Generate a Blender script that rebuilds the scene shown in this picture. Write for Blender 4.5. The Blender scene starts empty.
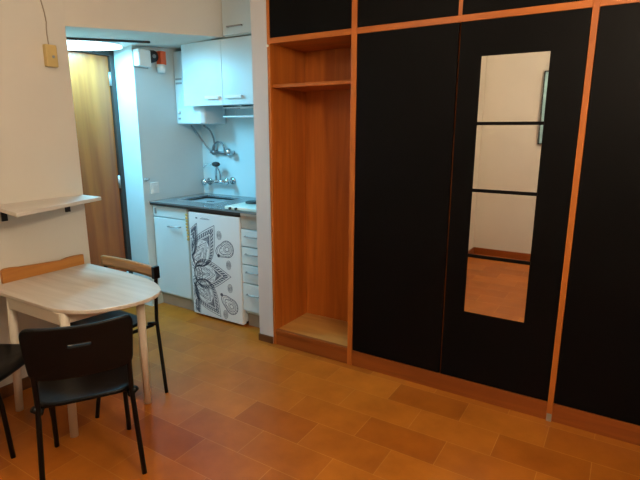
import bpy, bmesh, math, random
from mathutils import Vector, Matrix
random.seed(4)
C = bpy.context.scene.collection
PI = math.pi

# ------------------------------------------------------------------ materials
def new_mat(name):
    m = bpy.data.materials.new(name); m.use_nodes = True
    nt = m.node_tree
    return m, nt, nt.nodes['Principled BSDF']

def mat(name, col, rough=.5, metal=0, spec=.5, noise=.0, scale=8, bump=0, coat=0):
    m, nt, b = new_mat(name)
    b.inputs['Base Color'].default_value = (*col, 1)
    b.inputs['Roughness'].default_value = rough
    b.inputs['Metallic'].default_value = metal
    b.inputs['Specular IOR Level'].default_value = spec
    b.inputs['Coat Weight'].default_value = coat
    tc = nt.nodes.new('ShaderNodeTexCoord')
    n = nt.nodes.new('ShaderNodeTexNoise'); n.inputs['Scale'].default_value = scale; n.inputs['Detail'].default_value = 5
    nt.links.new(tc.outputs['Object'], n.inputs['Vector'])
    r = nt.nodes.new('ShaderNodeValToRGB')
    r.color_ramp.elements[0].position = .3; r.color_ramp.elements[1].position = .7
    k0, k1 = 1 - noise, 1 + noise
    r.color_ramp.elements[0].color = (*[c * k0 for c in col], 1)
    r.color_ramp.elements[1].color = (*[min(1, c * k1) for c in col], 1)
    nt.links.new(n.outputs['Fac'], r.inputs['Fac'])
    nt.links.new(r.outputs['Color'], b.inputs['Base Color'])
    if bump:
        bp = nt.nodes.new('ShaderNodeBump'); bp.inputs['Strength'].default_value = bump; bp.inputs['Distance'].default_value = .004
        nt.links.new(n.outputs['Fac'], bp.inputs['Height']); nt.links.new(bp.outputs['Normal'], b.inputs['Normal'])
    return m

def wood(name, dark, light, rough=.4, stretch=(14, 14, .9), spec=.4, lo=.3, hi=.72):
    m, nt, b = new_mat(name)
    tc = nt.nodes.new('ShaderNodeTexCoord'); mp = nt.nodes.new('ShaderNodeMapping')
    mp.inputs['Scale'].default_value = stretch
    n = nt.nodes.new('ShaderNodeTexNoise'); n.inputs['Scale'].default_value = 1.4; n.inputs['Detail'].default_value = 7; n.inputs['Distortion'].default_value = .8
    r = nt.nodes.new('ShaderNodeValToRGB')
    r.color_ramp.elements[0].position = lo; r.color_ramp.elements[1].position = hi
    r.color_ramp.elements[0].color = (*dark, 1); r.color_ramp.elements[1].color = (*light, 1)
    nt.links.new(tc.outputs['Object'], mp.inputs['Vector']); nt.links.new(mp.outputs['Vector'], n.inputs['Vector'])
    nt.links.new(n.outputs['Fac'], r.inputs['Fac']); nt.links.new(r.outputs['Color'], b.inputs['Base Color'])
    b.inputs['Roughness'].default_value = rough; b.inputs['Specular IOR Level'].default_value = spec
    return m

def tile_floor(name):
    m, nt, b = new_mat(name)
    tc = nt.nodes.new('ShaderNodeTexCoord'); mp = nt.nodes.new('ShaderNodeMapping')
    mp.inputs['Location'].default_value = (.05, -.17 + .01, 0)
    br = nt.nodes.new('ShaderNodeTexBrick')
    br.inputs['Scale'].default_value = 1
    br.inputs['Brick Width'].default_value = .43; br.inputs['Row Height'].default_value = .212
    br.inputs['Mortar Size'].default_value = .0022; br.inputs['Mortar Smooth'].default_value = .4
    br.inputs['Bias'].default_value = 0
    br.inputs['Color1'].default_value = (.37, .095, .008, 1)
    br.inputs['Color2'].default_value = (.51, .158, .015, 1)
    br.inputs['Mortar'].default_value = (.55, .22, .045, 1)
    nt.links.new(tc.outputs['Object'], mp.inputs['Vector']); nt.links.new(mp.outputs['Vector'], br.inputs['Vector'])
    n = nt.nodes.new('ShaderNodeTexNoise'); n.inputs['Scale'].default_value = 3.2; n.inputs['Detail'].default_value = 8; n.inputs['Roughness'].default_value = .65
    nt.links.new(tc.outputs['Object'], n.inputs['Vector'])
    r = nt.nodes.new('ShaderNodeValToRGB'); r.color_ramp.elements[0].position = .3; r.color_ramp.elements[1].position = .75
    r.color_ramp.elements[0].color = (.74, .68, .6, 1); r.color_ramp.elements[1].color = (1.12, 1.12, 1.1, 1)
    nt.links.new(n.outputs['Fac'], r.inputs['Fac'])
    mx = nt.nodes.new('ShaderNodeMix'); mx.data_type = 'RGBA'; mx.blend_type = 'MULTIPLY'; mx.inputs['Factor'].default_value = 1
    nt.links.new(br.outputs['Color'], mx.inputs['A']); nt.links.new(r.outputs['Color'], mx.inputs['B'])
    nt.links.new(mx.outputs['Result'], b.inputs['Base Color'])
    n2 = nt.nodes.new('ShaderNodeTexNoise'); n2.inputs['Scale'].default_value = 9; n2.inputs['Detail'].default_value = 4
    nt.links.new(tc.outputs['Object'], n2.inputs['Vector'])
    mr = nt.nodes.new('ShaderNodeMapRange'); mr.inputs['To Min'].default_value = .26; mr.inputs['To Max'].default_value = .44
    nt.links.new(n2.outputs['Fac'], mr.inputs['Value']); nt.links.new(mr.outputs['Result'], b.inputs['Roughness'])
    bp = nt.nodes.new('ShaderNodeBump'); bp.inputs['Strength'].default_value = .25; bp.inputs['Distance'].default_value = .003
    nt.links.new(n.outputs['Fac'], bp.inputs['Height']); nt.links.new(bp.outputs['Normal'], b.inputs['Normal'])
    b.inputs['Specular IOR Level'].default_value = .36
    return m

def emit(name, col, s):
    m, nt, b = new_mat(name)
    b.inputs['Base Color'].default_value = (.9, .9, .9, 1)
    b.inputs['Emission Color'].default_value = (*col, 1); b.inputs['Emission Strength'].default_value = s
    return m

M = dict(
    pillar=mat('cool_white_plaster', (.58, .58, .605), .8, noise=.02, scale=3, bump=.06, spec=.2),
    wall=mat('cream_plaster', (.70, .66, .585), .85, noise=.02, scale=3, bump=.08, spec=.2),
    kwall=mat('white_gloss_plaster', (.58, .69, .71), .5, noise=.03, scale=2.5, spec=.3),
    ceil=mat('ceiling_plaster', (.75, .73, .70), .9, noise=.02, scale=3, spec=.2),
    floor=tile_floor('terracotta_tiles'),
    orange=wood('orange_teak', (.36, .092, .012), (.54, .155, .022), .38),
    orange_h=wood('orange_teak_level', (.36, .092, .012), (.54, .155, .022), .38, (.9, 14, 14)),
    niche_floor=wood('yellow_brown_wood', (.46, .22, .055), (.60, .32, .08), .5, (1.2, 10, 10)),  # yellower wood tone than the wardrobe frame
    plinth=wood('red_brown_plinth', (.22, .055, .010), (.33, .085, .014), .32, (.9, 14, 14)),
    black=mat('black_board', (.0027, .0025, .0028), .5, noise=.25, scale=2, spec=.08),
    mirror=mat('mirror_silver', (.86, .85, .82), .015, 1, noise=.0),
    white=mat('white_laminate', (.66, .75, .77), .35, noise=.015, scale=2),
    fridge=mat('white_enamel', (.78, .80, .82), .3, noise=.01, scale=2),
    ink=mat('ink_blue_grey', (.085, .10, .15), .6),
    grey=mat('grey_plastic', (.32, .33, .33), .45),
    kick=mat('beige_kickboard', (.42, .38, .33), .6, noise=.05),
    gap=mat('dark_recess', (.03, .018, .014), .7),
    steel=mat('brushed_steel_worktop', (.24, .27, .285), .2, .5, noise=.12, scale=5),
    basin=mat('steel_basin', (.50, .53, .55), .35, .4),
    chrome=mat('chrome', (.62, .64, .66), .12, 1),
    pipe=mat('dull_pipe', (.30, .31, .32), .35, .9),
    rubber=mat('black_rubber', (.012, .012, .013), .45),
    handle=mat('satin_white_metal', (.88, .89, .88), .25, 0),
    dull=mat('dull_metal', (.40, .41, .41), .4, .7),
    door=wood('golden_door_veneer', (.25, .060, .015), (.42, .122, .026), .33, (9, 9, .5)),
    frame=mat('dark_door_frame', (.032, .022, .018), .4, noise=.15),
    base=wood('dark_brown_base', (.10, .040, .014), (.17, .065, .022), .4, (.9, 12, 12)),
    tabletop=wood('whitewashed_birch', (.62, .54, .45), (.74, .665, .57), .26, (1.2, 16, 4)),
    leg=mat('cream_lacquer', (.72, .64, .52), .45, noise=.03),
    slat=wood('pine_slat', (.36, .17, .055), (.50, .26, .095), .4, (1.0, 22, 22)),
    board=wood('orange_pine', (.44, .165, .034), (.60, .26, .055), .42, (14, 1.0, 14)),
    shelf=wood('pale_shelf_laminate', (.62, .55, .48), (.70, .64, .57), .4, (4, 1.0, 4)),
    plastic=mat('black_chair_plastic', (.003, .003, .0034), .38, noise=.1, scale=30, spec=.22),
    tube=mat('black_tube', (.003, .003, .0034), .35, spec=.25),
    cream=mat('yellowed_plastic', (.60, .44, .17), .45, noise=.05),
    cable=mat('painted_cable', (.42, .34, .26), .7),
    switch=mat('white_switch', (.80, .82, .80), .35),
    red=mat('orange_red_plastic', (.85, .13, .04), .4),
    gold=mat('gold_bead', (.62, .42, .13), .35, .2),
    lamp=emit('cool_diffuser', (.50, .84, 1.0), 4),
    globe=emit('warm_globe', (1, .80, .57), 118),
    globe_fill=emit('warm_fill_globe', (1, .80, .57), 42),
    picframe=mat('dark_picture_frame', (.03, .035, .04), .4),
    glass=mat('blue_grey_print', (.42, .70, .80), .08, 0, noise=.3, scale=3, spec=.8),
    enamel=mat('pale_enamel', (.70, .78, .70), .3, noise=.02),
    iron=mat('dark_hotplate', (.025, .028, .028), .5),
)

# ------------------------------------------------------------------ mesh helper
class MB:
    def __init__(s): s.b = bmesh.new()
    def box(s, x0, x1, y0, y1, z0, z1, bev=0, rot=None):
        r = bmesh.ops.create_cube(s.b, size=1)
        vs = r['verts']
        c = Vector(((x0+x1)/2, (y0+y1)/2, (z0+z1)/2))
        for v in vs:
            v.co = Vector((v.co.x*(x1-x0), v.co.y*(y1-y0), v.co.z*(z1-z0)))
            if rot is not None: v.co = rot @ v.co
            v.co += c
        if bev:
            es = {e for v in vs for e in v.link_edges}
            bmesh.ops.bevel(s.b, geom=list(es), offset=bev, segments=2, affect='EDGES', profile=.6)
        return s
    def prism(s, pts, z0, z1, bev=0):
        """polygon in plan, z0/z1 numbers or functions of (x, y)"""
        f0 = z0 if callable(z0) else (lambda x, y: z0)
        f1 = z1 if callable(z1) else (lambda x, y: z1)
        lo = [s.b.verts.new((x, y, f0(x, y))) for x, y in pts]
        hi = [s.b.verts.new((x, y, f1(x, y))) for x, y in pts]
        n = len(pts); fs = [s.b.faces.new(lo[::-1]), s.b.faces.new(hi)]
        for i in range(n):
            fs.append(s.b.faces.new((lo[i], lo[(i+1) % n], hi[(i+1) % n], hi[i])))
        bmesh.ops.recalc_face_normals(s.b, faces=fs)
        if bev:
            bmesh.ops.bevel(s.b, geom=list({e for f in fs[:2] for e in f.edges}), offset=bev, segments=3, affect='EDGES', profile=.6)
        return s
    def extr(s, pts3, d):
        """planar polygon of 3-D points, pushed along vector d"""
        a = [s.b.verts.new(p) for p in pts3]; d = Vector(d)
        c = [s.b.verts.new(Vector(p) + d) for p in pts3]; n = len(a)
        fs = [s.b.faces.new(a), s.b.faces.new(c[::-1])]
        for i in range(n): fs.append(s.b.faces.new((a[i], c[i], c[(i+1) % n], a[(i+1) % n])))
        bmesh.ops.recalc_face_normals(s.b, faces=fs)
        return s
    def tube(s, pts, r, seg=12, smooth=0, closed=False):
        pts = [Vector(p) for p in pts]
        rr = list(r) if isinstance(r, (list, tuple)) else [r]*len(pts)
        for _ in range(smooth):
            q, q2 = [pts[0]], [rr[0]]
            for i in range(len(pts)-1):
                q += [pts[i]*.75+pts[i+1]*.25, pts[i]*.25+pts[i+1]*.75]
                q2 += [rr[i]*.75+rr[i+1]*.25, rr[i]*.25+rr[i+1]*.75]
            pts, rr = q+[pts[-1]], q2+[rr[-1]]
        rings = []; up = None
        n = len(pts)
        for i, p in enumerate(pts):
            a = pts[(i-1) % n] if (closed or i > 0) else p
            c = pts[(i+1) % n] if (closed or i < n-1) else p
            t = (c-a)
            if t.length < 1e-9: t = Vector((0, 0, 1))
            t.normalize()
            if up is None:
                up = Vector((0, 0, 1)) if abs(t.z) < .9 else Vector((1, 0, 0))
            u = (up - t*up.dot(t)).normalized(); w = t.cross(u); up = u
            rings.append([s.b.verts.new(p + (u*math.cos(2*PI*k/seg) + w*math.sin(2*PI*k/seg))*rr[i]) for k in range(seg)])
        fs = []
        for i in range(n if closed else n-1):
            A, B = rings[i], rings[(i+1) % n]
            for k in range(seg): fs.append(s.b.faces.new((A[k], A[(k+1) % seg], B[(k+1) % seg], B[k])))
        if not closed: fs += [s.b.faces.new(rings[0][::-1]), s.b.faces.new(rings[-1])]
        for f in fs: f.smooth = True
        return s
    def cyl(s, a, b, r, seg=24, r2=None):
        return s.tube([a, b], [r, r if r2 is None else r2], seg)
    def ball(s, c, r, sx=1, sy=1, sz=1):
        k = bmesh.ops.create_uvsphere(s.b, u_segments=20, v_segments=12, radius=r)
        for v in k['verts']:
            v.co = Vector((v.co.x*sx, v.co.y*sy, v.co.z*sz)) + Vector(c)
            for f in v.link_faces: f.smooth = True
        return s
    def sheet(s, fn, nu, nv, skip=lambda i, j: False):
        """surface point grid fn(u, v), u and v in 0..1"""
        g = [[s.b.verts.new(fn(i/nu, j/nv)) for j in range(nv+1)] for i in range(nu+1)]
        for i in range(nu):
            for j in range(nv):
                if not skip(i, j):
                    f = s.b.faces.new((g[i][j], g[i+1][j], g[i+1][j+1], g[i][j+1])); f.smooth = True
        return s
    def build(s, name, m, parent=None, bevel=0, solid=0, off=0):
        me = bpy.data.meshes.new(name)
        if parent is not None:
            p = parent; loc = Vector((0, 0, 0))
            while p is not None:
                if p.get('_world'): loc += p.location
                p = p.parent
            for v in s.b.verts: v.co -= loc
        else:
            loc = Vector((0, 0, 0))
        bmesh.ops.recalc_face_normals(s.b, faces=s.b.faces[:]) if solid == 0 else None
        s.b.to_mesh(me); s.b.free()
        o = bpy.data.objects.new(name, me); C.objects.link(o)
        me.materials.append(m)
        if parent is not None: o.parent = parent
        if solid:
            md = o.modifiers.new('thick', 'SOLIDIFY'); md.thickness = solid; md.offset = off
        if bevel:
            md = o.modifiers.new('bevel', 'BEVEL'); md.width = bevel; md.segments = 2; md.limit_method = 'ANGLE'
        return o

def tag(o, label, cat, group=None):
    o['label'] = label; o['category'] = cat
    if group: o['group'] = group
    return o
def thing(name, label, cat, loc=(0, 0, 0), rotz=0, group=None, world=True):
    o = bpy.data.objects.new(name, None); C.objects.link(o)
    o.location = loc; o.rotation_euler = (0, 0, rotz); o.empty_display_size = .1
    if world: o['_world'] = 1
    return tag(o, label, cat, group)
def struct(o):
    o['kind'] = 'structure'; return o

# ------------------------------------------------------------------ setting
CEIL = 2.78
struct(MB().box(-2.1, 2.75, -3.75, .95, -.12, 0).build('floor', M['floor']))
struct(MB().box(-2.1, 2.75, -3.75, .95, CEIL, CEIL+.1).build('ceiling', M['ceil']))
struct(MB().box(-1.9, -.93, -3.0, -.82, 0, CEIL).build('wall_left', M['wall']))
struct(MB().box(.38, .515, -3.56, -3.0, 0, CEIL).build('wall_rear_left', M['wall']))
struct(MB().box(-1.9, .515, -3.14, -3.0, 0, CEIL).build('wall_jog', M['wall']))
struct(MB().box(.38, 2.75, -3.7, -3.56, 0, CEIL).build('wall_rear', M['wall']))
struct(MB().box(2.61, 2.75, -3.56, .9, 0, CEIL).build('wall_right', M['wall']))
struct(MB().box(-1.9, -1.43, .05, .92, 0, CEIL).build('wall_kitchen_left', M['kwall']))
struct(MB().box(-1.43, -.15, .77, .92, 0, CEIL).build('wall_kitchen_back', M['kwall']))
struct(MB().box(-.15, -.022, 0, .92, 0, CEIL).build('wall_pillar', M['pillar']))
struct(MB().box(-.022, 2.61, .62, .92, 0, CEIL).build('wall_back', M['wall']))
struct(MB().box(-1.9, -1.74, -.82, .05, 0, CEIL).build('wall_entry', M['kwall']))
# lowered bulkhead over the entry and the left half of the kitchen, its underside rising to the back
sof = lambda x, y: 2.183 + .0452*(x+.935) + .0757*(y+.82)
struct(MB().prism([(-.93, -.82), (-.763, .385), (-.763, .77), (-1.43, .77), (-1.43, .05), (-1.74, .05), (-1.74, -.82)], sof, CEIL).build('wall_bulkhead', M['wall']))
# baseboards
struct(MB().box(-.155, -.022, -.012, 0, 0, .055).build('baseboard_pillar', M['base'], bevel=.003))
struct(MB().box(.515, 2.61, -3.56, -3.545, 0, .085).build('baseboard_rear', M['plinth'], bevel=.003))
struct(MB().box(.515, .53, -3.545, -3.0, 0, .085).build('baseboard_rear_left', M['plinth'], bevel=.003))
struct(MB().box(-.93, -.918, -3.0, -.82, 0, .075).build('baseboard_left', M['base'], bevel=.003))
# thin dark strip on the underside of the bulkhead, in front of the lamp
a, b_ = Vector((-1.33, -.76)), Vector((-1.19, .02))
dn = Vector((.02, -.003))
struct(MB().prism([tuple(a), tuple(b_), tuple(b_+dn), tuple(a+dn)], lambda x, y: sof(x, y)-.016, lambda x, y: sof(x, y)).build('dark_strip_1', M['frame']))

# entry door
d = MB(); X0, X1 = -1.74, -1.665
hd = 2.163
d.box(X0, X1, .008, .05, 0, hd+.045).box(X0, X1, -.82, -.78, 0, hd+.045).box(X0, X1, -.78, .008, hd, hd+.045)
door = struct(d.build('door_1', M['frame'], bevel=.004))
lf = MB().box(-1.735, -1.69, -.777, .005, .006, hd-.003).build('door_leaf', M['door'], door, bevel=.003)
for z in (1.98, 1.12, .25):
    MB().cyl((-1.682, .006, z-.055), (-1.682, .006, z+.055), .012, 12).build('hinge', M['dull'], door)
h = MB().box(-1.69, -1.682, -.745, -.705, .93, 1.13).tube([(-1.69, -.725, 1.05), (-1.64, -.725, 1.05), (-1.635, -.72, 1.05), (-1.635, -.61, 1.05)], .009, 10)
h.build('door_handle', M['dull'], door)

# ------------------------------------------------------------------ entry lamp
t = thing('ceiling_light', 'glowing cool white oval light under the lowered ceiling of the entry', 'light', (-1.46, -.42, sof(-1.46, -.42)))
def oval(k, n=40): return [(-1.475 + .185*k*math.cos(2*PI*i/n), -.40 + .365*k*math.sin(2*PI*i/n)) for i in range(n)]
MB().prism(oval(.98), lambda x, y: sof(x, y)-.012, sof).build('mounting_plate', M['white'], t)
MB().prism(oval(1.0), lambda x, y: sof(x, y)-.026, lambda x, y: sof(x, y)-.012, bev=.004).build('diffuser', M['lamp'], t)

# ------------------------------------------------------------------ built-in wardrobe
w = thing('built_in_wardrobe', 'wall wide fitted wardrobe of orange wood with black doors and an open niche', 'wardrobe', (1.3, .3, 0))
RL, RU, PH = 2.115, 2.149, .113
XP0, XP1, XS0, XS1, XR0, XR1, XE = .607, .643, 1.246, 1.254, 1.859, 1.888, 2.57
def V(name, x0, x1, z0=0, z1=CEIL, y0=0, y1=.6, m='orange', par=w, bev=.002):
    return MB().box(x0, x1, y0, y1, z0, z1).build(name, M[m], par, bevel=bev)
V('side_panel', -.021, .001); V('side_panel', XE, XE+.038)
V('upright', XP0, XP1); V('upright', XR0, XR1)
V('divider', XS0-.008, XS1+.008, PH, RL, .035); V('divider', 1.234, 1.262, RL, CEIL, .006)
MB().box(.001, XE, .42, .44, PH, CEIL).build('back_panel', M['orange'], w)
for x0, x1 in ((.001, XP0), (XP1, XR0), (XR1, XE)):
    V('rail', x0, x1, RL, RU, 0, .42, 'orange_h')
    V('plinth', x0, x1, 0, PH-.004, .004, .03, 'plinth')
V('niche_floor', .001, XP0, PH-.022, PH, .03, .42, 'niche_floor')
V('niche_floor_edge', .001, XP0, PH-.026, PH+.004, -.002, .03, 'plinth')
V('niche_shelf', .001, XP0, 1.84, 1.862, .03, .42, 'orange_h')
def leaf(x0, x1, z0, z1):
    return MB().box(x0+.002, x1-.002, .003, .024, z0, z1).build('door', M['black'], w, bevel=.0015)
leaf(XP1, XS0, PH, RL); dm = leaf(XS1, XR0, PH, RL); leaf(XR1, XE, PH, RL)
leaf(.001, XP0, RU, CEIL-.01); leaf(XP1, 1.239, RU, CEIL-.01); leaf(1.256, XR0, RU, CEIL-.01); leaf(XR1, XE, RU, CEIL-.01)
# mirror strip of four panes on the second door
mx0, mx1 = 1.374, 1.700
zz = [(.541, .868), (.884, 1.236), (1.252, 1.592), (1.607, 1.938)]
for z0, z1 in zz:
    MB().box(mx0, mx1, -.001, .004, z0, z1).build('mirror_pane', M['mirror'], dm)
for k in range(3):
    MB().box(mx0-.004, mx1+.004, -.005, .004, zz[k][1]-.001, zz[k+1][0]+.001).build('mirror_bar', M['black'], dm)
MB().box(XR0+.002, XR1-.002, -.004, .0, 0, .045).build('worn_patch', M['dull'], w)['label'] = 'worn grey patch at the foot of the wooden upright'  # thin grey plate standing in for worn wood at the upright's base
MB().ball((-.014, -.004, 2.103), .009).build('screw_cap', M['switch'], w)['label'] = 'small white screw cap'

# ------------------------------------------------------------------ kitchenette
FY = .128
def cab(name, label, x0, x1):
    return thing(name, label, 'cabinet', ((x0+x1)/2, .4, 0))
t = cab('base_cabinet', 'white floor cabinet left of the fridge with a drawer over a tall door', -1.428, -.985)
MB().box(-1.428, -.985, FY+.02, .765, .11, .925).build('carcass', M['white'], t)
MB().box(-1.428, -.985, FY+.045, FY+.06, 0, .11).build('kickboard', M['kick'], t)
k = MB().box(-1.422, -1.008, FY, FY+.019, .826, .922).build('drawer', M['white'], t, bevel=.003)
MB().box(-1.392, -1.376, FY-.014, FY, .85, .90).build('knob', M['grey'], k, bevel=.004)
k = MB().box(-1.422, -1.008, FY, FY+.019, .128, .818).build('door', M['white'], t, bevel=.003)
MB().tube([(-1.225, FY, .752), (-1.225, FY-.022, .752), (-1.085, FY-.022, .757), (-1.085, FY, .757)], .0055, 10).build('handle', M['dull'], k)
MB().box(-1.004, -.986, FY+.002, FY+.02, .11, .925).build('filler_strip', M['kick'], t)

t = cab('drawer_cabinet', 'white cabinet of four drawers right of the fridge, partly behind the pillar', -.409, -.155)
MB().box(-.409, -.155, FY+.02, .765, .12, .925).build('carcass', M['white'], t)
MB().box(-.409, -.155, FY+.05, FY+.065, 0, .12).build('kickboard', M['kick'], t)
MB().box(-.409, -.155, FY-.006, FY+.02, .822, .922).build('top_fascia', M['kick'], t)['label'] = 'blank beige fascia above the drawers'
for z0, z1 in ((.682, .815), (.538, .674), (.386, .530), (.150, .378)):
    k = MB().box(-.407, -.158, FY-.01, FY+.02, z0, z1).build('drawer', M['white'], t, bevel=.003)
    zc = z0 + (z1-z0)*.62
    MB().tube([(-.36, FY-.01, zc), (-.36, FY-.028, zc), (-.24, FY-.028, zc), (-.24, FY-.01, zc)], .005, 8).build('handle', M['dull'], k)

# steel worktop with inset basin
t = thing('worktop', 'dark steel kitchen worktop running above the fridge and white cabinets', 'worktop', (-.8, .43, .93))
bx0, bx1, by0, by1 = -1.28, -.86, .30, .66
e = MB().box(-1.428, bx0, .10, .768, .944, .958).box(bx1, -.152, .10, .768, .944, .958)
e.box(bx0, bx1, .10, by0, .944, .958).box(bx0, bx1, by1, .768, .944, .958).build('slab', M['steel'], t)
MB().box(-1.428, -.395, .104, .13, .926, .944).build('front_edge', M['gap'], t)['label'] = 'dark brown front edge'
MB().box(-.395, -.152, .104, .13, .926, .944).build('front_edge', M['kick'], t)['label'] = 'beige front edge'
q = MB().box(bx0, bx1, by0, by1, .927, .931)
q.box(bx0-.012, bx1+.012, by0-.012, by0, .955, .959).box(bx0-.012, bx1+.012, by1, by1+.012, .955, .959)
q.box(bx0-.012, bx0, by0, by1, .955, .959).box(bx1, bx1+.012, by0, by1, .955, .959)
q.build('basin', M['basin'], t)
MB().cyl((-1.07, .48, .931), (-1.07, .48, .935), .035).build('drain', M['chrome'], t)

# fridge with mandala drawing
fx0, fx1, fz1, fy = -.968, -.412, .905, .112
t = thing('fridge', 'white under-counter fridge with a black mandala drawing on its door', 'fridge', ((fx0+fx1)/2, .4, 0))
MB().box(fx0+.004, fx1-.004, fy+.05, .70, .03, fz1-.005).build('body', M['fridge'], t, bevel=.006)
for x in (fx0+.05, fx1-.05):
    for y in (fy+.09, .65): MB().cyl((x, y, 0), (x, y, .032), .018, 14).build('foot', M['rubber'], t)
fd = MB().box(fx0, fx1, fy, fy+.045, .018, fz1).build('door', M['fridge'], t, bevel=.008)
FW, FH = fx1-fx0, fz1-.018
strokes = MB()
def stroke(pts, wd=.004, closed=False):
    """flat ink line on the door face: pts in door metres from the top left corner"""
    P = [Vector((p[0], p[1])) for p in pts]
    if closed: P.append(P[0])
    for a, b in zip(P, P[1:]):
        dv = b-a
        if dv.length < 1e-5: continue
        n = Vector((-dv.y, dv.x)).normalized()*wd/2; ex = dv.normalized()*wd*.3
        q = [a-ex+n, b+ex+n, b+ex-n, a-ex-n]
        if min(c.x for c in q) < .012 or max(c.x for c in q) > FW-.012 or min(c.y for c in q) < .01 or max(c.y for c in q) > FH-.01: continue
        vs = [strokes.b.verts.new((fx0+c.x, fy-.0006, fz1-c.y)) for c in q]
        vs2 = [strokes.b.verts.new((fx0+c.x, fy+.001, fz1-c.y)) for c in q]
        strokes.b.faces.new(vs)
        for i in range(4): strokes.b.faces.new((vs[i], vs[(i+1) % 4], vs2[(i+1) % 4], vs2[i]))
def lens(o, tip, hw, n=26, fat=.85):
    o, tip = Vector(o), Vector(tip); ax = tip-o; nn = Vector((-ax.y, ax.x)).normalized()
    L = [o + ax*(i/n) + nn*hw*(math.sin(PI*(i/n)**fat)) for i in range(n+1)]
    R = [o + ax*(i/n) - nn*hw*(math.sin(PI*(i/n)**fat)) for i in range(n+1)]
    return L, R
def petal(o, tip, hw, fat=.7):
    o, tip = Vector(o), Vector(tip); ax = tip-o
    nn = Vector((-ax.y, ax.x)).normalized()
    for k, wd in ((1, .0045), (.93, .003), (.82, .0045), (.76, .0025), (.58, .004), (.52, .0025), (.44, .0025), (.30, .0035), (.20, .0025)):
        for side in lens(o, o+ax*k, hw*k, 30, fat): stroke(side, wd)
    Lo, Ro = lens(o, o+ax*.93, hw*.93, 30, fat); Li, Ri = lens(o, o+ax*.82, hw*.82, 30, fat)
    for A, B in ((Lo, Li), (Ro, Ri)):
        for i in range(5, 30, 2): stroke([A[i], B[i]], .0095)
    for i in range(1, 14):
        c = o + ax*(.60+.011*i)
        for s_ in (-1, 1): stroke([c, c + nn*s_*hw*.42*(1-i/16) - ax*.05], .002)
    for kk in range(6):
        c = o + ax*(.12+.06*kk)
        stroke([c + Vector((.010*math.cos(a*PI/4), .010*math.sin(a*PI/4))) for a in range(8)], .0025, True)
    for s_ in (-1, 1):
        for kk in range(5):
            c = o + ax*(.22+.075*kk) + nn*s_*hw*.33
            stroke([c + Vector((.008*math.cos(a*PI/4), .008*math.sin(a*PI/4))) for a in range(8)], .002, True)
O = (0, .52)
petal((.03, .525), (.445, .495), .128, .6)
petal((.05, .45), (.285, .09), .12); petal((.06, .58), (.315, .86), .12)
petal((-.06, .40), (.09, .09), .08); petal((-.06, .58), (.08, .90), .08)
def spiral(cx, cy, r, tail, flip):
    for k, wd in ((1, .0055), (.86, .003), (.66, .005), (.46, .003), (.28, .005)):
        P = []
        for i in range(33):
            a = 2*PI*i/32
            rad = r*k*(1 + (.9 if k > .5 else .3)*max(0, math.cos(a-tail))**6)
            P.append((cx + rad*math.cos(a), cy + flip*rad*math.sin(a)))
        stroke(P, wd)
    for i in range(14):
        a = 2*PI*i/14
        stroke([(cx+.84*r*math.cos(a), cy+.84*r*math.sin(a)), (cx+.98*r*math.cos(a), cy+.98*r*math.sin(a))], .004)
spiral(.415, .27, .068, 2.8, 1); spiral(.44, .75, .066, 2.55, -1)
def ovalring(cx, cy, rx, ry):
    for k in (1, .72, .45, .2): stroke([(cx+rx*k*math.cos(2*PI*i/18), cy+ry*k*math.sin(2*PI*i/18)) for i in range(18)], .003, True)
for c in ((.335, .165), (.425, .40), (.43, .595), (.37, .83)): ovalring(*c, .024, .036)
for c in ((.32, .335), (.335, .665)): ovalring(*c, .013, .013)
for r in (.045, .065, .10, .125): stroke([(O[0]+r*math.cos(a*PI/24), O[1]+r*math.sin(a*PI/24)) for a in range(-12, 13)], .005)
for a in range(-6, 7): stroke([(O[0]+.065*math.cos(a*PI/14), O[1]+.065*math.sin(a*PI/14)), (O[0]+.10*math.cos(a*PI/14), O[1]+.10*math.sin(a*PI/14))], .004)
# the small badge marks at the top of the door
stroke([(.085, .045), (.098, .045)], .012); stroke([(.135, .048), (.235, .048)], .004); stroke([(.15, .040), (.22, .040)], .002)
strokes.build('mandala_drawing', M['ink'], fd)['label'] = 'black mandala line drawing'
MB().box(fx0+.01, fx1-.01, fy+.004, fy+.05, .9065, .9255).build('top_gap_strip', M['gap'], t)

# gold beads hanging at the left edge of the fridge
e = MB(); z = .875; e.tube([(-.984, fy-.004, .885), (-.984, fy-.004, .66)], .002, 6)
while z > .66:
    e.ball((-.984 + random.uniform(-.004, .004), fy-.004, z), .0145, 1, .6, .85); z -= .026
tag(e.build('bead_string', M['gold']), 'string of small golden beads hanging down the left edge of the fridge', 'decoration')

# hob
t = thing('hob', 'pale enamel hotplate at the right end of the worktop beside the pillar', 'hob', (-.35, .25, .958))
MB().prism([(-.56, .115), (-.16, .115), (-.16, .50), (-.56, .50)], .9595, .985, bev=.006).build('body', M['enamel'], t)
for x, y, r in ((-.46, .36, .075), (-.27, .29, .09)):
    MB().cyl((x, y, .985), (x, y, .997), r, 28).build('hotplate', M['iron'], t)
for x in (-.50, -.44): MB().cyl((x, .116, .972), (x, .10, .972), .010, 14).build('knob', M['rubber'], t)

# water heater and wall cabinets
t = thing('water_heater', 'white boxy water heater behind and below the left cabinet door', 'water heater', (-1.18, .62, 1.61))
bo = MB().prism([(-1.428, .47), (-1.13, .47), (-1.10, .50), (-1.10, .765), (-1.428, .765)], 1.615, 2.235).build('casing', M['white'], t, bevel=.012)
for z in (2.0, 1.965): MB().box(-1.41, -1.335, .466, .471, z-.008, z+.008).build('vent', M['grey'], t)
MB().cyl((-1.385, .471, 1.72), (-1.385, .455, 1.72), .016, 16).build('knob', M['switch'], t)
MB().box(-1.40, -1.37, .466, .471, 1.655, 1.67).build('indicator', M['grey'], t)

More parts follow.
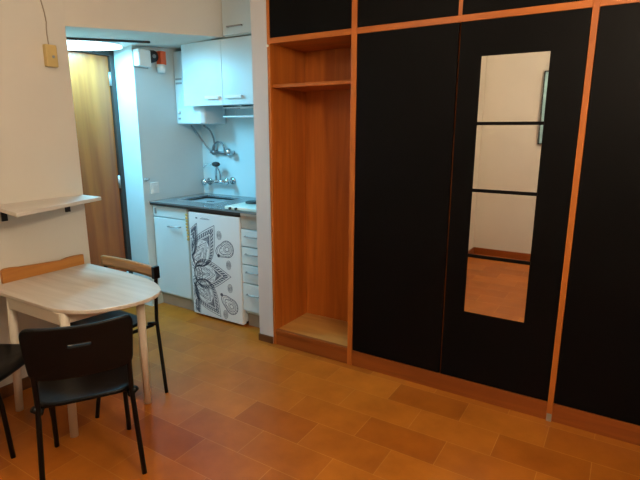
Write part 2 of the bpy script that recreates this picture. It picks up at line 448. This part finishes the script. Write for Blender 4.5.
t = thing('wall_cabinet', 'white two-door kitchen wall cabinet above the worktop', 'cabinet', (-.69, .57, 1.76))
CT = 2.268
MB().box(-.885, -.152, .407, .768, 1.772, CT).build('carcass', M['white'], t)
MB().box(-1.215, -.885, .407, .425, 1.80, CT-.01).build('side_filler', M['white'], t)
for (x0, x1, hx0, hx1) in ((-1.232, -.785, -.965, -.815), (-.783, -.154, -.745, -.57)):
    k = MB().box(x0, x1, .387, .406, 1.762, CT).build('door', M['white'], t, bevel=.003)
    MB().box(hx0, hx1, .362, .372, 1.812, 1.838).box(hx0, hx0+.012, .37, .388, 1.82, 1.834).box(hx1-.012, hx1, .37, .388, 1.82, 1.834).build('handle', M['handle'], k, bevel=.003)
t = thing('top_cabinet', 'white cupboard above the kitchen wall cabinet, beside the beige bulkhead', 'cabinet', (-.46, .57, 2.29))
MB().box(-.755, -.152, .407, .768, 2.282, CEIL).build('carcass', M['white'], t)
k = MB().box(-.757, -.154, .387, .406, 2.29, CEIL-.01).build('door', M['white'], t, bevel=.003)
MB().box(-.70, -.55, .366, .374, 2.344, 2.354).box(-.70, -.69, .37, .388, 2.345, 2.353).box(-.56, -.55, .37, .388, 2.345, 2.353).build('handle', M['grey'], k)

# wire plate rack under the cabinet
t = thing('plate_rack', 'white wire plate rack hanging under the right wall cabinet door', 'rack', (-.5, .5, 1.7))
e = MB()
for y in (.47, .62):
    e.tube([(-.86, y, 1.745), (-.20, y, 1.745), (-.20, y, 1.672), (-.86, y, 1.672)], .0065, 8, closed=True)
for x in (-.86, -.53, -.20): e.tube([(x, .47, 1.672), (x, .62, 1.672)], .004, 8)
e.build('wire_frame', M['handle'], t)
MB().box(-.66, -.60, .47, .62, 1.742, 1.762).build('bracket', M['rubber'], t)
MB().box(-.86, -.80, .47, .62, 1.742, 1.762).build('bracket', M['rubber'], t)

# taps and pipes on the kitchen back wall
WY = .77
t = thing('wall_mixer_tap', 'chrome wall mixer tap with a black spray head above the sink', 'tap', (-1.2, WY, 1.08))
MB().cyl((-1.31, WY-.055, 1.082), (-1.07, WY-.055, 1.092), .017, 16).build('body', M['chrome'], t)
for x, z in ((-1.345, 1.078), (-1.05, 1.098)):
    k = MB().cyl((x, WY, z), (x, WY-.012, z), .034, 20).cyl((x, WY-.01, z), (x, WY-.06, z), .018, 16).build('wall_union', M['chrome'], t)
    MB().ball((x, WY-.085, z), .032, 1, .8, 1).build('tap_handle', M['chrome'], t)
MB().tube([(-1.21, WY-.055, 1.09), (-1.21, WY-.06, 1.16), (-1.18, WY-.08, 1.22), (-1.16, WY-.10, 1.25)], .012, 12, 2).build('riser', M['chrome'], t)
MB().tube([(-1.165, WY-.055, 1.09), (-1.15, WY-.06, 1.17), (-1.17, WY-.09, 1.245)], .008, 10, 2).build('hose', M['chrome'], t)
MB().ball((-1.165, WY-.10, 1.252), .030, 1.5, 1, .8).build('spray_head', M['rubber'], t)['label'] = 'black spray head'
MB().tube([(-1.19, WY-.105, 1.255), (-1.27, WY-.13, 1.248), (-1.285, WY-.145, 1.218)], .009, 10, 1).build('spout', M['chrome'], t)
t = thing('water_pipes', 'grey water pipes and valves on the wall under the water heater', 'pipes', (-1.2, WY, 1.35))
MB().tube([(-1.385, .60, 1.603), (-1.385, .66, 1.55), (-1.37, .72, 1.46), (-1.30, WY-.03, 1.37), (-1.245, WY-.03, 1.36)], .008, 10, 2).build('flexible_hose', M['pipe'], t)
MB().tube([(-1.245, .62, 1.603), (-1.24, .70, 1.56), (-1.235, WY-.03, 1.46), (-1.24, WY-.03, 1.36)], .009, 10, 1).build('flexible_hose', M['pipe'], t)
MB().tube([(-1.29, WY-.03, 1.36), (-1.15, WY-.03, 1.355), (-1.03, WY-.03, 1.36)], .013, 12).build('pipe', M['pipe'], t)
MB().tube([(-1.245+.075*(1-math.cos(a*PI/10))-.01, WY-.04, 1.37+.085*math.sin(a*PI/10)) for a in range(11)], .009, 10).build('looped_hose', M['pipe'], t)
for x in (-1.245, -1.09): MB().cyl((x, WY+.002, 1.358), (x, WY-.05, 1.358), .022, 16).build('valve', M['pipe'], t)
MB().cyl((-1.03, WY+.002, 1.36), (-1.03, WY-.05, 1.36), .018, 16).ball((-1.03, WY-.07, 1.365), .034, 1, .8, 1).build('stopcock', M['chrome'], t)

# things on the kitchen's left wall
KX = -1.43
t = thing('meter_box', 'white plastic box high on the kitchen left wall', 'box', (KX, .12, 2.06))
MB().box(KX, KX+.07, .05, .178, 2.07, 2.205).build('cover', M['switch'], t, bevel=.012)
MB().box(KX, KX+.006, .044, .192, 2.062, 2.213).build('back_plate', M['grey'], t)
t = thing('wall_bell', 'round black bell on the wall beside the white plastic box', 'bell', (KX, .235, 2.17))
MB().cyl((KX, .228, 2.165), (KX+.045, .228, 2.165), .052, 28, .046).build('dome', M['rubber'], t)
MB().cyl((KX+.045, .228, 2.165), (KX+.052, .228, 2.165), .016, 18).build('centre_cap', M['grey'], t)
t = thing('alarm_light', 'orange-red alarm box with a white lamp under it beside the black bell', 'alarm', (KX, .32, 2.12))
MB().box(KX-.002, KX+.06, .288, .345, 2.105, 2.215).build('housing', M['red'], t, bevel=.006)
MB().cyl((KX+.04, .297, 2.105), (KX+.04, .297, 2.04), .038, 20, .032).build('lamp_cover', M['switch'], t)
t = thing('light_switch', 'white square light switch on the wall above the worktop', 'switch', (KX, .17, 1.02))
MB().box(KX, KX+.012, .12, .21, 1.02, 1.115).build('plate', M['switch'], t, bevel=.003)
MB().box(KX+.012, KX+.017, .138, .192, 1.038, 1.097).build('rocker', M['switch'], t, bevel=.002)
e = MB().cyl((KX, .082, 1.145), (KX+.008, .082, 1.145), .014, 16).tube([(KX+.006, .082, 1.145), (KX+.04, .082, 1.143), (KX+.045, .082, 1.16)], .006, 8, 1)
tag(e.build('wall_hook', M['dull']), 'small metal hook on the wall above the white light switch', 'hook')

# ------------------------------------------------------------------ left wall things
WX = -.93
t = thing('junction_box', 'yellowed plastic box with a thin cable on the left wall', 'box', (WX, -.925, 1.93))
MB().box(WX, WX+.035, -.978, -.908, 1.932, 2.058).build('cover', M['cream'], t, bevel=.006)
MB().cyl((WX+.034, -.937, 1.99), (WX+.039, -.937, 1.99), .008, 14).build('screw', M['dull'], t)
MB().tube([(WX+.005, -.94, 2.06), (WX+.004, -.943, 2.14), (WX+.004, -.935, 2.2), (WX+.004, -.965, 2.35), (WX+.004, -.99, CEIL-.02)], .0035, 8, 1).build('cable', M['cable'], t)
t = thing('wall_shelf', 'pale wall shelf on the left wall above the half-round table', 'shelf', (WX, -1.15, 1.13))
MB().prism([(WX, -.826), (-.735, -.823), (-.545, -1.437), (WX, -1.378)], 1.13, 1.152).build('board', M['shelf'], t, bevel=.003)
for y, L in ((-.94, .16), (-1.32, .26)):
    MB().box(WX, WX+.012, y-.015, y+.015, 1.055, 1.13).box(WX, WX+L, y-.012, y+.012, 1.116, 1.13).build('bracket', M['rubber'], t)
pr = [(-1.385, .695), (-1.385, .770), (-1.37, .782), (-1.33, .782), (-1.28, .774), (-1.03, .756), (-.99, .764), (-.945, .766), (-.876, .763), (-.876, .695)]
tag(MB().extr([(WX, y, z) for y, z in pr], (.022, 0, 0)).build('wall_board', M['board'], bevel=.003), 'orange wooden board with raised ends on the wall behind the table', 'board')

# ------------------------------------------------------------------ table
t = thing('half_round_table', 'pale half-round dining table with cream legs against the left wall', 'table', (-.45, -1.18, 0))
ol = [(-.905, -1.478), (-.30, -1.468), (-.215, -1.452), (-.12, -1.408), (-.05, -1.335), (-.01, -1.25), (.014, -1.17), (.014, -1.09), (-.012, -1.015), (-.065, -.96), (-.145, -.915), (-.25, -.884), (-.37, -.866), (-.48, -.858), (-.905, -.858)]
sm = [ol[0]]
for i in range(len(ol)-1):
    A, B = Vector(ol[i]), Vector(ol[i+1])
    if i in (0, len(ol)-2): sm += [tuple(A.lerp(B, .97 if i == 0 else .03))] if i == 0 else [tuple(A.lerp(B, .05))]
    else: sm += [tuple(A.lerp(B, .25)), tuple(A.lerp(B, .75))]
sm.append(ol[-1])
MB().prism(sm, .678, .70, bev=.006).build('tabletop', M['tabletop'], t)
LG = [((-.70, -1.447), (-.718, -1.482)), ((-.228, -1.432), (-.222, -1.46)), ((-.165, -1.03), (-.157, -1.042)), ((-.835, -.925), (-.845, -.915))]
for (a, b_) in LG:
    MB().tube([(*b_, 0), (*a, .678)], [.020, .0235], 20).build('leg', M['leg'], t)
def apron(p, q):
    p, q = Vector(p), Vector(q); n = Vector((-(q-p).y, (q-p).x)).normalized()*.009
    MB().prism([tuple(p+n), tuple(q+n), tuple(q-n), tuple(p-n)], .618, .678).build('apron', M['leg'], t)
apron((-.70, -1.462), (-.225, -1.452)); apron(LG[1][0], LG[2][0]); apron(LG[2][0], LG[3][0]); apron(LG[3][0], LG[0][0])

# ------------------------------------------------------------------ chairs (built round their own floor centre, facing +y)
def seat_fn(hw, y0, y1, z, drop=.018):
    def fn(u, v):
        a, b = u*2-1, v*2-1
        # squircle outline
        ln = (abs(a)**5 + abs(b)**5)**.2 if (a or b) else 1
        m_ = max(abs(a), abs(b)); k = (m_/ln) if ln else 1
        x = a*k*hw*(1-.05*(1-b)*.5); y = (y0+y1)/2 + b*k*(y1-y0)/2
        zz = z - .012*(1-a*a)*(1-b*b) - (drop*max(0, b-.55)**2/.2 if b > .55 else 0)
        return (x, y, zz)
    return fn
def black_chair(label, loc, rotz, group):
    t = thing('black_chair', label, 'chair', loc, rotz, group, world=False)
    for s in (-1, 1):
        MB().tube([(s*.207, -.205, 0), (s*.188, -.165, .385), (s*.186, -.16, .45), (s*.188, -.175, .74)], .0115, 12, 1).build('leg', M['tube'], t)
        MB().tube([(s*.172, .195, 0), (s*.165, .165, .37), (s*.163, .12, .392), (s*.18, -.165, .392)], .0115, 12, 1).build('leg', M['tube'], t)
        MB().cyl((s*.178, -.15, .385), (s*.206, -.165, .42), .014, 12).build('joint', M['tube'], t)
    MB().tube([(-.165, .10, .387), (.165, .10, .387)], .010, 10).tube([(-.178, -.10, .387), (.178, -.10, .387)], .010, 10).build('crossbar', M['tube'], t)
    MB().sheet(seat_fn(.205, -.165, .18, .425), 28, 28).build('seat', M['plastic'], t, solid=.016, off=-1)
    def back(u, v):
        a, b = u*2-1, v*2-1
        ln = (abs(a)**9 + abs(b)**9)**(1/9) if (a or b) else 1
        k = max(abs(a), abs(b))/ln if ln else 1
        x = a*k*(.208 + .008*b); z = .662 + b*k*.117 + .012*a*a*(b > 0)*b
        y = -.198 + .034*a*a - .022*(b*.5+.5)
        return (x, y, z)
    slot = lambda i, j: 22 <= i < 34 and j == 15
    MB().sheet(back, 56, 24, slot).build('backrest', M['plastic'], t, solid=.014)
    return t
black_chair('black plastic chair with a slotted backrest in front of the table, nearest the camera', (.042, -1.518, 0), math.atan2(.84, .54), None)
black_chair('black chair cut off by the left photo edge, beside the table', (-.568, -1.668, 0), -math.atan2(.87, .5), None)
bpy.data.objects['black_chair'].rotation_euler[2] = math.atan2(.84, .54)

t = thing('wooden_backed_chair', 'black metal chair with a wooden top slat on the far side of the table', 'chair', (-.527, -1.02, 0), math.atan2(.02, -1), None, world=False)
for s in (-1, 1):
    MB().tube([(s*.375, -.12, 0), (s*.250, -.185, .40), (s*.243, -.19, .45), (s*.253, -.205, .755)], .011, 12, 1).build('leg', M['tube'], t)
    MB().tube([(s*.262, .27, 0), (s*.222, .17, .37), (s*.218, .12, .392), (s*.232, -.17, .392)], .011, 12, 1).build('leg', M['tube'], t)
    MB().cyl((s*.21, -.15, .40), (s*.256, -.18, .405), .012, 12).build('joint', M['tube'], t)
MB().sheet(seat_fn(.212, -.165, .19, .425), 24, 24).build('seat', M['plastic'], t, solid=.016, off=-1)
def slatf(u, v):
    a = u*2-1
    return (a*.262, -.188 - .012*(1-a*a), .695 + v*.066 + .004*(1-a*a))
MB().sheet(slatf, 24, 4).build('backrest_slat', M['slat'], t, solid=.02)['label'] = 'pale brown wooden slat'
MB().box(-.276, -.250, -.215, -.172, .69, .766).build('end_cap', M['tube'], t, bevel=.004)

# ------------------------------------------------------------------ picture on the rear wall (seen in the mirror)
t = thing('framed_picture', 'blue grey picture in a dark frame on the rear wall, reflected in the mirror', 'picture', (1.40, -3.56, 1.35))
e = MB()
px0, px1, pz0, pz1 = 1.168, 1.70, 1.40, 2.21
e.box(px0, px0+.012, -3.56, -3.525, pz0, pz1).box(px1-.012, px1, -3.56, -3.525, pz0, pz1).box(px0+.012, px1-.012, -3.56, -3.525, pz0, pz0+.012).box(px0+.012, px1-.012, -3.56, -3.525, pz1-.012, pz1)
e.build('frame', M['picframe'], t)
MB().box(px0+.012, px1-.012, -3.56, -3.54, pz0+.012, pz1-.012).build('print', M['glass'], t)

# ------------------------------------------------------------------ room lamp, plus an added fill globe
LP = (2.44, -1.75, 2.25)
t = thing('wall_lamp', 'warm round glass globe lamp on the right hand wall', 'lamp', (2.61, LP[1], LP[2]-.16))
MB().cyl((2.61, LP[1], LP[2]-.17), (2.585, LP[1], LP[2]-.17), .055).tube([(2.59, LP[1], LP[2]-.17), (2.45, LP[1], LP[2]-.17), (2.44, LP[1], LP[2]-.13)], .011, 12, 1).cyl((2.44, LP[1], LP[2]-.15), (2.44, LP[1], LP[2]-.115), .05).build('stem', M['dull'], t)
MB().ball(LP, .13).build('globe', M['globe'], t)

LQ = (.45, -2.15, 2.60)  # extra globe out of view, added as fill to brighten the room
t = thing('fill_lamp', 'unseen warm fill globe added on the ceiling over the left side of the room', 'lamp', (LQ[0], LQ[1], CEIL))
MB().cyl((LQ[0], LQ[1], CEIL), (LQ[0], LQ[1], CEIL-.03), .07).cyl((LQ[0], LQ[1], CEIL-.02), (LQ[0], LQ[1], LQ[2]+.08), .03).build('stem', M['dull'], t)
MB().ball(LQ, .10).build('globe', M['globe_fill'], t)

def light(name, kind, loc, energy, col, **kw):
    L = bpy.data.lights.new(name, kind); L.energy = energy; L.color = col
    for k, v in kw.items(): setattr(L, k, v)
    o = bpy.data.objects.new(name, L); C.objects.link(o); o.location = loc
    return o
o = light('entry_tube', 'AREA', (-1.475, -.40, 2.158), 40, (.16, .66, .98), shape='ELLIPSE', size=.30, size_y=.64)
o.rotation_euler = (math.atan(.0757), -math.atan(.0452), 0)

wd = bpy.data.worlds.new('world'); bpy.context.scene.world = wd; wd.use_nodes = True
wd.node_tree.nodes['Background'].inputs[0].default_value = (.5, .5, .55, 1); wd.node_tree.nodes['Background'].inputs[1].default_value = .03

for o in bpy.data.objects:
    if '_world' in o: del o['_world']

# ------------------------------------------------------------------ camera
cd = bpy.data.cameras.new('camera'); cam = bpy.data.objects.new('camera', cd); C.objects.link(cam)
cam.location = (2.0757, -2.7137, 1.5708)
cam.rotation_euler = (PI/2 - .2230, 0, .556)
cd.sensor_width = 36; cd.lens = 489.07/640*36; cd.clip_start = .02
sc = bpy.context.scene
sc.camera = cam
sc.view_settings.view_transform = 'Standard'; sc.view_settings.look = 'None'
sc.view_settings.exposure = 0; sc.view_settings.gamma = 1; sc.view_settings.use_curve_mapping = False
